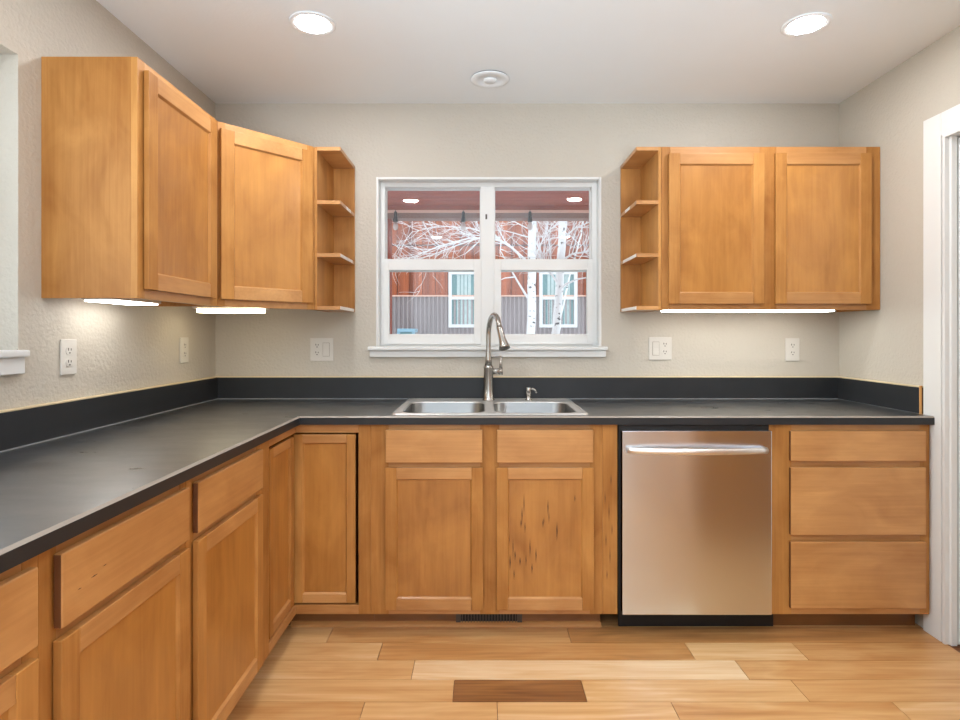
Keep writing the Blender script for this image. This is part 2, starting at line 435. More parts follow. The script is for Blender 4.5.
# back wall with the window opening
OX0, OX1, OZ0, OZ1 = X(376, YB), X(601.5, YB), Z(346.5, YB), Z(177, YB)
w = MB(); WT = 0.14
w.box(XL - 0.14, OX0, YB, YB + WT, 0, ZC).box(OX1, XR + 0.14, YB, YB + WT, 0, ZC)
w.box(OX0, OX1, YB, YB + WT, 0, OZ0).box(OX0, OX1, YB, YB + WT, OZ1, ZC)
struct('wall_back', w, M['wall'], label='greige textured wall behind the sink')
# left wall with its window opening
LY0, LY1, LZ0, LZ1 = 0.45, 1.688, 1.155, 2.035
w = MB()
w.box(XL - 0.14, XL, YR, LY0, 0, ZC).box(XL - 0.14, XL, LY1, YB, 0, ZC)
w.box(XL - 0.14, XL, LY0, LY1, 0, LZ0).box(XL - 0.14, XL, LY0, LY1, LZ1, ZC)
struct('wall_left', w, M['wall'], label='greige textured wall on the left')
# right wall with the doorway
DY0, DY1, DZ = 1.44, 2.263, 2.0
w = MB()
w.box(XR, XR + 0.14, DY1, YB, 0, ZC).box(XR, XR + 0.14, YR, DY0, 0, ZC).box(XR, XR + 0.14, DY0, DY1, DZ, ZC)
struct('wall_right', w, M['wall'], label='greige textured wall on the right')
# rear wall, with an unseen opening added to let fill light in
w = MB()
w.box(XL, -1.1, YR - 0.14, YR, 0, ZC).box(1.6, XR, YR - 0.14, YR, 0, ZC).box(-1.1, 1.6, YR - 0.14, YR, 2.25, ZC).box(-1.1, 1.6, YR - 0.14, YR, 0, 0.25)
struct('wall_rear', w, M['wall'])

# window over the sink
wn = thing('window_1', (0.03, YB + 0.1, OZ0), 'white twin single-hung window over the sink', None, None, 'structure')
j = MB(); t = 0.012; JD = 0.085
j.box(OX0, OX0 + t, YB - 0.002, YB + JD, OZ0, OZ1, 0.003).box(OX1 - t, OX1, YB - 0.002, YB + JD, OZ0, OZ1, 0.003)
j.box(OX0 + t, OX1 - t, YB - 0.002, YB + JD, OZ1 - t, OZ1, 0.003)
j.build('jamb', M['trim'], wn)
f = MB(); y0, y1 = YB + 0.055, YB + 0.125
A0, A1 = OX0 + t, OX1 - t
ux = [(X(386, 3.03), X(480.5, 3.03)), (X(494.5, 3.03), X(590.5, 3.03))]
zt, zm0, zm1 = Z(189, 3.03), Z(271, 3.0), Z(259.5, 3.0)
f.box(A0, ux[0][0], y0, y1, OZ0, OZ1 - t, 0.002).box(ux[1][1], A1, y0, y1, OZ0, OZ1 - t, 0.002)
f.box(ux[0][0], ux[1][1], y0, y1, zt, OZ1 - t, 0.002)
f.box(ux[0][0], ux[1][1], y0, y1, OZ0, OZ0 + 0.03, 0.002)
f.box(ux[0][1], ux[1][0], y0 - 0.004, y1, OZ0, zt, 0.003)
f.build('frame', M['vinyl'], wn)
lx = [(X(389.5, 3.0), X(474, 3.0)), (X(501, 3.0), X(586.5, 3.0))]
lz0, lz1 = Z(334, 3.0), Z(270.5, 3.0)
for k in range(2):
    s = MB(); a, b = ux[k][0] - 0.004, ux[k][1] + 0.004; g0, g1 = lx[k]
    yy0, yy1 = YB + 0.046, YB + 0.078
    s.box(a, g0, yy0, yy1, OZ0 + 0.01, zm1, 0.002).box(g1, b, yy0, yy1, OZ0 + 0.01, zm1, 0.002)
    s.box(g0, g1, yy0, yy1, lz1, zm1, 0.002).box(g0, g1, yy0, yy1, OZ0 + 0.01, lz0, 0.002)
    sh = s.build('sash', M['vinyl'], wn)
    MB().box(g0 - 0.003, g1 + 0.003, yy0 + 0.014, yy0 + 0.018, lz0 - 0.003, lz1 + 0.003).build('pane', M['glass'], sh)
    s = MB(); yy0, yy1 = YB + 0.086, YB + 0.118; q = 0.004
    a, b = ux[k]
    s.box(a - 0.01, a + q, yy0, yy1, zm0, zt + 0.01).box(b - q, b + 0.01, yy0, yy1, zm0, zt + 0.01)
    s.box(a, b, yy0, yy1, zt - q, zt + 0.01).box(a, b, yy0, yy1, zm0, zm1)
    sh = s.build('sash', M['vinyl'], wn)
    MB().box(a, b, yy0 + 0.012, yy0 + 0.016, zm1 - 0.003, zt).build('pane', M['glass'], sh)
MB().box(X(485.4, 2.98), X(487.2, 2.98), YB + 0.047, YB + 0.053, Z(219, 2.98), Z(214, 2.98), 0.001).build('latch', M['grille'], wn)
MB().box(X(367.5, 2.90), X(608, 2.90), 2.90, YB + 0.05, 1.133, OZ0 + 0.0005, 0.005).build('sill', M['trim'], wn)
MB().box(X(369.5, 2.918), X(606, 2.918), 2.918, YB, 1.098, 1.133, 0.003).build('apron', M['trim'], wn)

# left window
w2 = thing('window_2', (XL - 0.1, 1.1, LZ0), 'white window in the left wall, only its right reveal and sill in view', None, None, 'structure')
s = MB(); x0, x1 = XL - 0.135, XL - 0.085
s.box(x0, x1, LY0, LY0 + 0.05, LZ0, LZ1, 0.003).box(x0, x1, LY1 - 0.05, LY1, LZ0, LZ1, 0.003)
s.box(x0, x1, LY0 + 0.05, LY1 - 0.05, LZ0, LZ0 + 0.05, 0.003).box(x0, x1, LY0 + 0.05, LY1 - 0.05, LZ1 - 0.05, LZ1, 0.003)
s.box(x0, x1, LY0 + 0.05, LY1 - 0.05, 1.57, 1.61, 0.003)
s.build('frame', M['vinyl'], w2)
MB().box(x0 + 0.02, x0 + 0.024, LY0 + 0.047, LY1 - 0.047, LZ0 + 0.047, LZ1 - 0.047).build('pane', M['glass'], w2)
MB().box(XL - 0.085, XL + 0.030, LY0 - 0.05, 1.697, 1.148, 1.168, 0.005).build('sill', M['trim'], w2)
MB().box(XL, XL + 0.018, LY0 - 0.04, 1.692, 1.099, 1.148, 0.003).build('apron', M['trim'], w2)

# doorway on the right
d1 = thing('door_1', (XR, 1.85, 0), 'white interior door with wide flat casing at the right edge', None, None, 'structure')
CX = 1.808; CY0, CY1, CZ0, CZ1 = 2.270, 2.362, 1.997, 2.088
c = MB(); c.box(CX, XR, CY0, CY1, 0, CZ1, 0.003)
c.box(CX, XR, 1.45, CY0, CZ0, CZ1, 0.003).box(CX, XR, 1.36, 1.45, 0, CZ1, 0.003)
c.build('casing', M['trim'], d1)
c = MB(); c.box(XR - 0.012, XR + 0.14, 2.251, 2.2629, 0, 1.985, 0.001).box(XR - 0.012, XR + 0.14, DY0, DY0 + 0.012, 0, 1.985, 0.001)
c.box(XR - 0.012, XR + 0.14, DY0, 2.263, 1.985, 1.9999, 0.001)
c.build('jamb', M['trim'], d1)
MB().box(XR + 0.005, XR + 0.028, 2.239, 2.251, 0, 1.985, 0.002).build('stop', M['trim'], d1)
MB().box(XR + 0.034, XR + 0.07, DY0 + 0.016, 2.2465, 0.008, 1.98, 0.002).build('door_slab', M['trim'], d1)

# ------------------------------------------------------------------ ceiling lamps and cover
def downlight(x, y, label):
    t = thing('recessed_downlight', (x, y, ZC), label, 'ceiling light', 'recessed ceiling downlights')
    MB().lathe((x, y, ZC), [(0.060, 0.0), (0.086, 0.0), (0.086, -0.002), (0.082, -0.004), (0.072, -0.0045), (0.062, -0.002)], 48).build('trim_ring', M['ceiling'], t)
    MB().lathe((x, y, ZC), [(0.0005, -0.006), (0.04, -0.0058), (0.062, -0.0035), (0.0622, -0.002), (0.0005, -0.002)], 48).build('diffuser', M['lamp'], t)
downlight(-0.643, 2.18, 'lit recessed ceiling light above the left cabinets, left of the two in view')
downlight(1.229, 2.187, 'lit recessed ceiling light above the right cabinets, right of the two in view')
downlight(-0.63, 1.00, 'lit recessed ceiling light overhead on the left, mirrored in the window glass')
downlight(0.80, 1.05, 'lit recessed ceiling light overhead on the right, mirrored in the window glass')
downlight(-0.56, -0.90, 'lit recessed ceiling light far behind on the left, mirrored small in the window')
downlight(1.0, -0.90, 'lit recessed ceiling light far behind on the right, mirrored small in the window')
t = thing('ceiling_speaker', (0.0345, 2.649, ZC), 'flat round white cover on the ceiling above the sink', 'ceiling cover')
MB().lathe((0.0345, 2.649, ZC), [(0.0005, -0.007), (0.05, -0.007), (0.052, -0.010), (0.078, -0.010), (0.088, -0.007), (0.089, -0.004), (0.0005, -0.004)], 56).build('cover_plate', M['ceiling'], t)
MB().lathe((0.0345, 2.649, ZC), [(0.0005, 0.0), (0.086, 0.0), (0.086, -0.004), (0.0005, -0.004)], 48).build('shadow_gap', M['slot'], t)
MB().lathe((0.0345, 2.649, ZC), [(0.0005, -0.016), (0.024, -0.016), (0.029, -0.012), (0.030, -0.006), (0.0005, -0.006)], 40).build('centre_cap', M['ceiling'], t)

# ------------------------------------------------------------------ base cabinets
YF, YD, XF, XD = 2.325, 2.306, -0.754, -0.735
TZ = 0.852                      # top of the cabinets, underside of the worktop
FZ = 0.083                      # bottom of the face frames
DZT, DZB = 0.830, 0.698         # drawer fronts
PZT, PZB = 0.678, 0.107         # doors below
FT = 0.02                       # face frame thickness

def carcass(parent, mat, u0, u1, v0, v1, z0, z1, th=0.016, name='carcass'):
    c = MB()
    c.box(u0, u0 + th, v0, v1, z0, z1, 0, 0, mat).box(u1 - th, u1, v0, v1, z0, z1, 0, 0, mat)
    c.box(u0 + th, u1 - th, v0, v1, z0, z0 + th, 0, 0, mat).box(u0 + th, u1 - th, v1 - 0.008, v1, z0 + th, z1, 0, 0, mat)
    return c.build(name, M['wood_z'], parent)

# sink cabinet
sx0, sx1 = X(371, YF), X(602.5, YF)
sk = thing('sink_base_cabinet', ((sx0 + sx1) / 2, YF, 0), 'maple base cabinet under the sink with two doors and two false drawer fronts', 'cabinet', 'maple base cabinets')
carcass(sk, FB, sx0, sx1, YF + FT, YB - 0.02, FZ, TZ - 0.002)
fr = MB()
xa, xb, xc, xd = X(385, YD) + 0.012, X(483, YD) - 0.012, X(496.5, YD) + 0.012, X(593.5, YD) - 0.012
fr.box(sx0, xa, YF, YF + FT, FZ, TZ, 0.001, 0).box(xd, sx1, YF, YF + FT, FZ, TZ, 0.001, 0).box(xb, xc, YF, YF + FT, FZ, TZ, 0.001, 0)
for a, b in ((xa, xb), (xc, xd)):
    for z0, z1 in ((0.818, TZ), (0.668, 0.708), (FZ, 0.119)): fr.box(a, b, YF + 0.0005, YF + FT, z0, z1, 0.0008, 1)
fr.build('face_frame', [M['wood_z'], M['wood_x']], sk)
flr = MB(); fx1 = X(617.5, YF)
flr.box(sx1 + 0.0005, fx1, YF + 0.001, YF + FT, FZ, TZ, 0.001)
flr.box(fx1 - 0.004, fx1, YF + FT, YB - 0.02, FZ, TZ - 0.002)
for px, py, l in ((605, 498, 16), (609, 512, 20), (606, 540, 14), (610, 556, 18), (607, 575, 10), (612, 530, 12), (611, 480, 14)):
    x, z, l = X(px, YF), Z(py, YF), l / 247.5
    flr.prism([(x, YF + 0.0007, z - l / 2), (x + 0.0018, YF + 0.0007, z), (x, YF + 0.0007, z + l / 2), (x - 0.0012, YF + 0.0007, z)], (0, 0.001, 0), 1)
flr.build('filler_strip', [M['wood_z'], M['streak']], sk)
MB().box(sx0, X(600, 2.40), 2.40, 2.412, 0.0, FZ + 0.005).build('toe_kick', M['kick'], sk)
for p0, p1 in ((385.5, 482.5), (497, 593.5)): slab(sk, FB, X(p0, YD), X(p1, YD), DZB, DZT, YD, 'wood_x')
shaker(sk, FB, X(385, YD), X(483, YD), PZB, PZT, YD)
rnd = random.Random(3)
stk = []
for px, py, l in ((524, 505, 20), (522, 516, 16), (525, 528, 10), (521, 524, 8), (548, 508, 14), (549, 518, 12), (544, 521, 6), (557, 532, 18), (575, 499, 7),
                  (513, 549, 20), (510, 563, 14), (514, 575, 10), (515, 556, 10), (530, 549, 18), (536, 556, 14), (526, 561, 12), (532, 569, 10), (520, 562, 8), (543, 524, 8), (509, 540, 14)):
    stk.append((X(px, 2.31), Z(py, 2.31), l / 215, rnd.uniform(0.0017, 0.0031)))
shaker(sk, FB, X(496.5, YD), X(594, YD), PZB, PZT, YD, streaks=stk)
# grille set in that cabinet's toe kick
gr = thing('toe_kick_vent', (X(489, 2.4), 2.398, 0.03), 'dark slotted floor-level vent grille in the toe kick below the sink doors', 'vent')
gx0, gx1, gz0, gz1 = X(456, 2.396), X(522, 2.396), Z(624, 2.396), 0.079
g = MB(); g.box(gx0, gx1, 2.392, 2.3995, gz1 - 0.006, gz1).box(gx0, gx1, 2.392, 2.3995, gz0, gz0 + 0.006)
g.box(gx0, gx0 + 0.02, 2.392, 2.3995, gz0 + 0.006, gz1 - 0.006).box(gx1 - 0.02, gx1, 2.392, 2.3995, gz0 + 0.006, gz1 - 0.006)
g.build('frame', M['grille'], gr)
MB().box(gx0 + 0.02, gx1 - 0.02, 2.3985, 2.3997, gz0 + 0.006, gz1 - 0.006).build('back_plate', M['black'], gr)
g = MB()
for i in range(19):
    x = gx0 + 0.02 + (i + 0.5) * (gx1 - gx0 - 0.04) / 19
    g.box(x - 0.0017, x + 0.0017, 2.392, 2.3985, gz0 + 0.006, gz1 - 0.006)
g.build('fins', M['grille'], gr)

# drawer cabinet at the right
rx0, rx1 = 1.157, X(929.5, YF)
dr = thing('drawer_base_cabinet', ((rx0 + rx1) / 2, YF, 0), 'maple base cabinet with three stacked drawers right of the dishwasher', 'cabinet', 'maple base cabinets')
carcass(dr, FB, rx0, rx1, YF + FT, YB - 0.02, FZ, TZ - 0.002)
fr = MB(); a, b = X(791, YD) + 0.012, X(926.5, YD) - 0.012
fr.box(rx0, a, YF, YF + FT, FZ, TZ, 0.001, 0).box(b, rx1, YF, YF + FT, FZ, TZ, 0.001, 0)
zz = [(Z(461.5, YD), Z(431, YD)), (Z(535.4, YD), Z(467.7, YD)), (Z(609, YD), Z(542, YD))]
for z0, z1 in ((zz[0][1] - 0.012, TZ), (zz[1][1] - 0.01, zz[0][0] + 0.01), (zz[2][1] - 0.01, zz[1][0] + 0.01), (FZ, zz[2][0] + 0.012)):
    fr.box(a, b, YF + 0.0005, YF + FT, z0, z1, 0.0008, 1)
fr.build('face_frame', [M['wood_z'], M['wood_x']], dr)
for z0, z1 in zz: slab(dr, FB, X(791, YD), X(926.5, YD), z0, z1, YD, 'wood_x')
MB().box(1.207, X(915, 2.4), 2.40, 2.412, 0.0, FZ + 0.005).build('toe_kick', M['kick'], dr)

# corner cabinet with an angled bi-fold door
cor = thing('corner_base_cabinet', (-0.754, 2.325, 0), 'maple corner base cabinet with an L-shaped folding door left of the sink', 'cabinet', 'maple base cabinets')
cy0 = 1.966; bx1 = sx0 - 0.0005
ly0, ly1 = 438.5 / (VX - 267.5), 2.318
fr = MB(); cz0, cz1 = 0.1255, 0.809
fr.box(XF - FT, XF, cy0, ly0 - 0.007, FZ, TZ, 0.001, 0)
fr.box(XF - FT, XF - 0.0005, ly0 - 0.007, YF, cz1 + 0.007, TZ, 0.0008, 2)
fr.box(XF - FT, XF - 0.0005, ly0 - 0.007, YF, FZ, cz0 - 0.006, 0.0008, 2)
qx0 = X(357, YF) + 0.006
fr.box(XF - FT, qx0, YF + 0.0005, YF + FT, cz1 + 0.007, TZ, 0.0008, 1)
fr.box(XF - FT, qx0, YF + 0.0005, YF + FT, FZ, cz0 - 0.006, 0.0008, 1)
fr.box(qx0, bx1, YF, YF + FT, FZ, TZ, 0.001, 0)
fr.build('face_frame', [M['wood_z'], M['wood_x'], M['wood_y']], cor)
c = MB(); c.box(XL + 0.01, XL + 0.018, cy0, YB - 0.01, FZ, TZ - 0.002).box(XL + 0.018, bx1, YB - 0.018, YB - 0.01, FZ, TZ - 0.002)
c.box(XL + 0.018, XF - FT, cy0, cy0 + 0.016, FZ, TZ - 0.002).box(bx1 - 0.016, bx1, YF + FT, YB - 0.018, FZ, TZ - 0.002)
c.box(XL + 0.018, XF - FT - 0.02, cy0 + 0.016, YB - 0.018, FZ, FZ + 0.016).box(XF - FT - 0.02, bx1 - 0.016, YF + FT + 0.02, YB - 0.018, FZ, FZ + 0.016)
c.build('carcass', M['wood_z'], cor)
FLC = front_matrix((-0.7575, 0, 0), (0, 1, 0))           # left-run fronts: u = +y, out = +x
dl = shaker(cor, FLC, ly0 + 0.011, ly1 - 0.004, cz0 + 0.001, cz1 - 0.006, 0.0, st=0.036, horiz='wood_y')
dl2 = shaker(cor, FB, -0.7645, X(355.5, 2.332), cz0, cz1, 2.329, st=0.036)
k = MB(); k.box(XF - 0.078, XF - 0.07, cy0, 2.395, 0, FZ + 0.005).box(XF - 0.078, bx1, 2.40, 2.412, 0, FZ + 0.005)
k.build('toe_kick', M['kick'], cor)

# left run
FL = front_matrix((XD, 0, 0), (0, 1, 0))
def left_cabinet(y0, y1, d0, d1, label, streaks=None):
    t = thing('drawer_door_cabinet', (XF, (y0 + y1) / 2, 0), label, 'cabinet', 'maple base cabinets')
    mm = front_matrix((XF, 0, 0), (0, 1, 0))
    carcass(t, mm, y0, y1, FT, 0.585, FZ, TZ - 0.002)
    fr = MB(); a, b = d0 + 0.012, d1 - 0.012
    fr.box(y0, a, 0, FT, FZ, TZ, 0.001, 0, mm).box(b, y1, 0, FT, FZ, TZ, 0.001, 0, mm)
    for z0, z1 in ((0.818, TZ), (0.668, 0.708), (FZ, 0.119)): fr.box(a, b, 0.0005, FT, z0, z1, 0.0008, 1, mm)
    fr.build('face_frame', [M['wood_z'], M['wood_y']], t)
    slab(t, FL, d0, d1, DZB, DZT, 0, 'wood_y', streaks=streaks)
    shaker(t, FL, d0, d1, PZB, PZT, 0, horiz='wood_y')
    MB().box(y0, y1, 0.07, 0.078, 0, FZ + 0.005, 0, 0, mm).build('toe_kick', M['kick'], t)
left_cabinet(1.462, 1.965, 1.490, 1.930, 'maple base cabinet with one drawer and door, next to the corner cabinet')
left_cabinet(0.977, 1.461, 1.006, 1.446, 'maple base cabinet with one drawer and door, second from the corner cabinet on the left',
             [(1.09, 0.757, 0.02, 0.0016), (1.12, 0.765, 0.012, 0.0012), (1.05, 0.75, 0.010, 0.0012)])
left_cabinet(0.47, 0.976, 0.487, 0.954, 'maple base cabinet at the left edge, nearest the camera')

# moulding at the foot of the back cabinets
struct('trim_1', MB().prism([(X(291, 2.39), 2.40, 0.0), (X(291, 2.39), 2.384, 0.0), (X(291, 2.39), 2.385, 0.010), (X(291, 2.39), 2.393, 0.017), (X(291, 2.39), 2.40, 0.019)], (X(601, 2.39) - X(291, 2.39), 0, 0)), M['wood_x'],
       label='low wooden shoe moulding along the toe kick')

# ------------------------------------------------------------------ dishwasher
YW = 2.286
wx0, wx1 = X(622.5, YW), X(772, YW)
dw = thing('dishwasher', ((wx0 + wx1) / 2, YW, 0), 'stainless steel dishwasher with a bowed bar handle under the worktop', 'dishwasher')
dd = MB().box(wx0, wx1, YW, YW + 0.03, Z(615, YW), Z(431, YW), 0.003).build('door', M['steel'], dw)
uv = dd.data.uv_layers.new(name='UVMap')
for l in dd.data.loops: co = dd.data.vertices[l.vertex_index].co; uv.data[l.index].uv = (co.x, co.z)
b = MB(); b.box(X(618.3, YF), 1.153, 2.33, 2.88, 0.10, TZ - 0.004)
b.box(X(618.3, YF), 1.153, 2.318, 2.33, 0.10, TZ - 0.004)
b.build('tub', M['black'], dw)
MB().box(X(618.3, 2.39), 1.153, 2.385, 2.395, 0.004, 0.099).box(1.153, 1.205, 2.385, 2.395, 0.004, 0.08).build('kick_plate', M['black'], dw)
hp = []; n = 24
hx0, hx1, hz = X(629.5, 2.25), X(769.5, 2.25), Z(451.5, 2.25)
for i in range(n + 1):
    s = i / n; bow = 0.014 + 0.032 * math.sin(math.pi * s) ** 0.8
    hp.append((hx0 + (hx1 - hx0) * s, YW - bow, hz))
h = MB(); h.tube(hp, [0.0115] * (n + 1), 16, squash=(1.1, 0.9))
for x in (hx0 + 0.008, hx1 - 0.008): h.box(x - 0.009, x + 0.009, YW - 0.014, YW + 0.001, hz - 0.012, hz + 0.012, 0.003)
h.build('handle', M['satin'], dw)['label'] = 'bright bowed metal handle'

# ------------------------------------------------------------------ worktop
CZ, CB, CF, CE = 0.886, 0.852, 2.301, -0.730
ct = thing('countertop', (0, 2.6, CB), 'L-shaped charcoal laminate worktop with low matching upstand', 'countertop')
snx0, snx1, sny0, sny1 = -0.355, 0.415, 2.355, 2.865     # cut-out for the sink
q = 0.006; lY = 0.44; re = CX - 0.0003
c = MB()
c.box(XL + 0.001, CE - q, lY, CF + q, CB, CZ)
c.box(XL + 0.001, snx0, CF + q, YB - 0.001, CB, CZ).box(snx1, re, CF + q, YB - 0.001, CB, CZ)
c.box(snx0, snx1, CF + q, sny0, CB, CZ).box(snx0, snx1, sny1, YB - 0.001, CB, CZ)
c.box(CE - q, CE, lY, CF, CB, CZ - q, 0, 1).box(CE - q, re, CF, CF + q, CB, CZ - q, 0, 1)
c.build('worktop', [M['counter'], M['counter_edge']], ct)
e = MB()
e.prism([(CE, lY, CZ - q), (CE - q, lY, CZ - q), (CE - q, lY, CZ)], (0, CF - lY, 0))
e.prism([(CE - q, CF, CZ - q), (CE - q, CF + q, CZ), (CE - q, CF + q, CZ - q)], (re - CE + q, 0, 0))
e.build('lit_edge_strip', M['pale_grey'], ct)['label'] = 'pale front edge, lit bevel painted in'
BZ = 0.994; rY = 2.368
for (x0, x1, y0, y1) in ((XL + 0.001, XL + 0.02, lY, YB - 0.02), (XL + 0.001, XR - 0.001, YB - 0.02, YB - 0.001), (XR - 0.02, XR - 0.001, rY + 0.004, YB - 0.0201)):
    bs = MB().box(x0, x1, y0, y1, CZ + 0.0002, BZ, 0.0008).build('upstand', M['counter_edge'], ct)
    MB().box(x0 + (0.0185 if x1 < 0 else 0), x1 + (0.0015 if x1 < 0 else 0) - (0.0185 if x0 > 0 else 0), y0 - (0.0015 if x0 < 0 < x1 else 0), y1, CZ + 0.0001, CZ + 0.003).build('sealant_line', M['sealant'], bs)
    MB().box(x0, x1, y0, y1, BZ, BZ + 0.006, 0.002).build('caulk_bead', M['caulk'], bs)
en = MB().box(XR - 0.02, XR - 0.011, rY, rY + 0.004, CZ + 0.0002, BZ + 0.008).build('exposed_core', M['core'], bs)
en['label'] = 'bare tan board end'
MB().box(XR - 0.0108, XR - 0.001, rY, rY + 0.004, CZ + 0.0002, BZ).build('end_cap', M['black'], bs)

# ------------------------------------------------------------------ sink, faucet, dispenser
def rr(x0, x1, y0, y1, r, n=6):
    out = []
    for cx, cy, a0 in ((x1 - r, y1 - r, 0), (x0 + r, y1 - r, 90), (x0 + r, y0 + r, 180), (x1 - r, y0 + r, 270)):
        for k in range(n + 1):
            a = math.radians(a0 + 90 * k / n); out.append((cx + r * math.cos(a), cy + r * math.sin(a)))
    return out
sink = thing('kitchen_sink', (0.03, 2.6, CZ), 'stainless double-bowl drop-in sink in the dark worktop', 'sink')
sX0, sX1, sY0, sY1 = X(390.5, 2.337), X(589.5, 2.337), 2.336, 2.888
mbk = MB(); t = bmesh.new()
def loop(pts, z): return [t.verts.new((x, y, z)) for x, y in pts]
def bridge(a, b):
    n = len(a)
    for i in range(n):
        f = t.faces.new((a[i], a[(i + 1) % n], b[(i + 1) % n], b[i])); f.smooth = True
o0 = loop(rr(sX0, sX1, sY0, sY1, 0.026), CZ + 0.0005); o1 = loop(rr(sX0 + 0.006, sX1 - 0.006, sY0 + 0.006, sY1 - 0.006, 0.022), CZ + 0.007)
o2 = loop(rr(sX0 + 0.011, sX1 - 0.011, sY0 + 0.011, sY1 - 0.011, 0.019), CZ + 0.007)
o3 = loop(rr(sX0 + 0.013, sX1 - 0.013, sY0 + 0.013, sY1 - 0.013, 0.018), CZ + 0.0032)
bridge(o0, o1); bridge(o1, o2); bridge(o2, o3)
bowls = []
edges = [t.edges.get((o3[i], o3[(i + 1) % len(o3)])) for i in range(len(o3))]
for (a, b) in ((-0.342, 0.012), (0.048, 0.402)):
    l0 = loop(rr(a, b, 2.372, 2.785, 0.075), CZ + 0.0032)
    l1 = loop(rr(a + 0.004, b - 0.004, 2.376, 2.781, 0.072), CZ - 0.003)
    l2 = loop(rr(a + 0.012, b - 0.012, 2.386, 2.772, 0.068), CZ - 0.15)
    l3 = loop(rr(a + 0.035, b - 0.035, 2.41, 2.748, 0.055), CZ - 0.176)
    bridge(l0, l1); bridge(l1, l2); bridge(l2, l3); t.faces.new(l3)
    edges += [t.edges.get((l0[i], l0[(i + 1) % len(l0)])) or t.edges.new((l0[i], l0[(i + 1) % len(l0)])) for i in range(len(l0))]
bmesh.ops.triangle_fill(t, edges=edges, use_beauty=True, use_dissolve=False)
bmesh.ops.recalc_face_normals(t, faces=t.faces[:])
for f in t.faces:
    if f.calc_center_median().z > CZ - 0.001: f.material_index = 1
me_ = bpy.data.meshes.new('sink_tmp'); t.to_mesh(me_); t.free(); mbk.bm.from_mesh(me_); bpy.data.meshes.remove(me_)
mbk.build('bowls_and_rim', [M['sink_steel'], M['lit_rim_steel']], sink)
for x in (-0.165, 0.225):
    MB().lathe((x, 2.58, CZ - 0.176), [(0.0005, 0.001), (0.03, 0.001), (0.042, 0.004), (0.045, 0.0015), (0.045, 0.0002), (0.0005, 0.0002)], 28).build('drain', M['chrome'], sink)

fb = (X(488.5, 2.825), 2.825)
fc = thing('faucet', (fb[0], fb[1], CZ + 0.004), 'brushed nickel gooseneck faucet with side lever behind the sink', 'faucet')
fz = CZ + 0.0034
MB().lathe((fb[0], fb[1], fz), [(0.030, 0), (0.030, 0.004), (0.0265, 0.008), (0.0235, 0.06), (0.0235, 0.155), (0.0245, 0.158), (0.0245, 0.166), (0.021, 0.170), (0.0205, 0.172)], 32).build('body', M['nickel'], fc)
sp = Vector((0.050, -0.190, 0)); S = fb[0]
pts = []; zb = fz + 0.172; ztop = Z(315, 2.73)
R = sp.length * 0.5; za = ztop - R
pts += [(fb[0], fb[1], zb), (fb[0] , fb[1], zb + 0.03), (fb[0], fb[1], (zb + za) / 2), (fb[0], fb[1], za)]
for i in range(1, 15):
    a = math.pi * i / 16
    c = 0.5 - 0.5 * math.cos(a)
    pts.append((fb[0] + sp.x * c, fb[1] + sp.y * c, za + R * math.sin(a)))
rad = [0.0185, 0.0155] + [0.0125] * (len(pts) - 2)
MB().tube(pts, rad, 18).build('gooseneck', M['nickel'], fc)
e0 = Vector(pts[-1]); dn = (e0 - Vector(pts[-2])).normalized(); dn = (dn + Vector((0.16, -0.03, -0.3))).normalized()
hd = [e0 - dn * 0.002, e0 + dn * 0.006, e0 + dn * 0.02, e0 + dn * 0.06, e0 + dn * 0.092, e0 + dn * 0.105]
MB().tube(hd, [0.0135, 0.0145, 0.0145, 0.0165, 0.023, 0.0265], 20).build('spray_head', M['nickel'], fc)
lz = Z(371, 2.82)
hv = MB(); hv.tube([(fb[0] + 0.018, fb[1], lz - 0.002), (fb[0] + 0.060, fb[1], lz)], 0.0145, 16)
hv.tube([(fb[0] + 0.060, fb[1], lz - 0.018), (fb[0] + 0.060, fb[1], lz + 0.012)], 0.0105, 16)
hv.tube([(fb[0] + 0.060, fb[1], lz + 0.008), (fb[0] + 0.061, fb[1], lz + 0.04), (fb[0] + 0.061, fb[1], lz + 0.070)], [0.0095, 0.0065, 0.0055], 12)
hv.tube([(fb[0] + 0.063, fb[1], lz + 0.070), (fb[0] + 0.038, fb[1] - 0.002, lz + 0.070), (fb[0] + 0.014, fb[1] - 0.004, lz + 0.068)], [0.0045, 0.004, 0.003], 10)
hv.build('lever', M['nickel'], fc)

sb = (X(528.5, 2.835), 2.835)
sd = thing('soap_dispenser', (sb[0], sb[1], CZ + 0.004), 'small nickel soap dispenser pump right of the faucet', 'soap dispenser')
MB().lathe((sb[0], sb[1], fz), [(0.017, 0), (0.017, 0.003), (0.0115, 0.006), (0.010, 0.030), (0.0125, 0.033), (0.0125, 0.060), (0.010, 0.063), (0.0005, 0.063)], 24).build('pump_body', M['nickel'], sd)
MB().tube([(sb[0] + 0.008, sb[1], fz + 0.052), (sb[0] + 0.022, sb[1] - 0.006, fz + 0.056), (sb[0] + 0.032, sb[1] - 0.010, fz + 0.050), (sb[0] + 0.038, sb[1] - 0.013, fz + 0.036)], [0.006, 0.0055, 0.005, 0.004], 12).build('spout', M['nickel'], sd)

# ------------------------------------------------------------------ wall cabinets
UZ0, UZ1 = 1.326, 2.071
DU0, DU1 = 1.355, 2.042
YU = 2.631; XU = -1.065
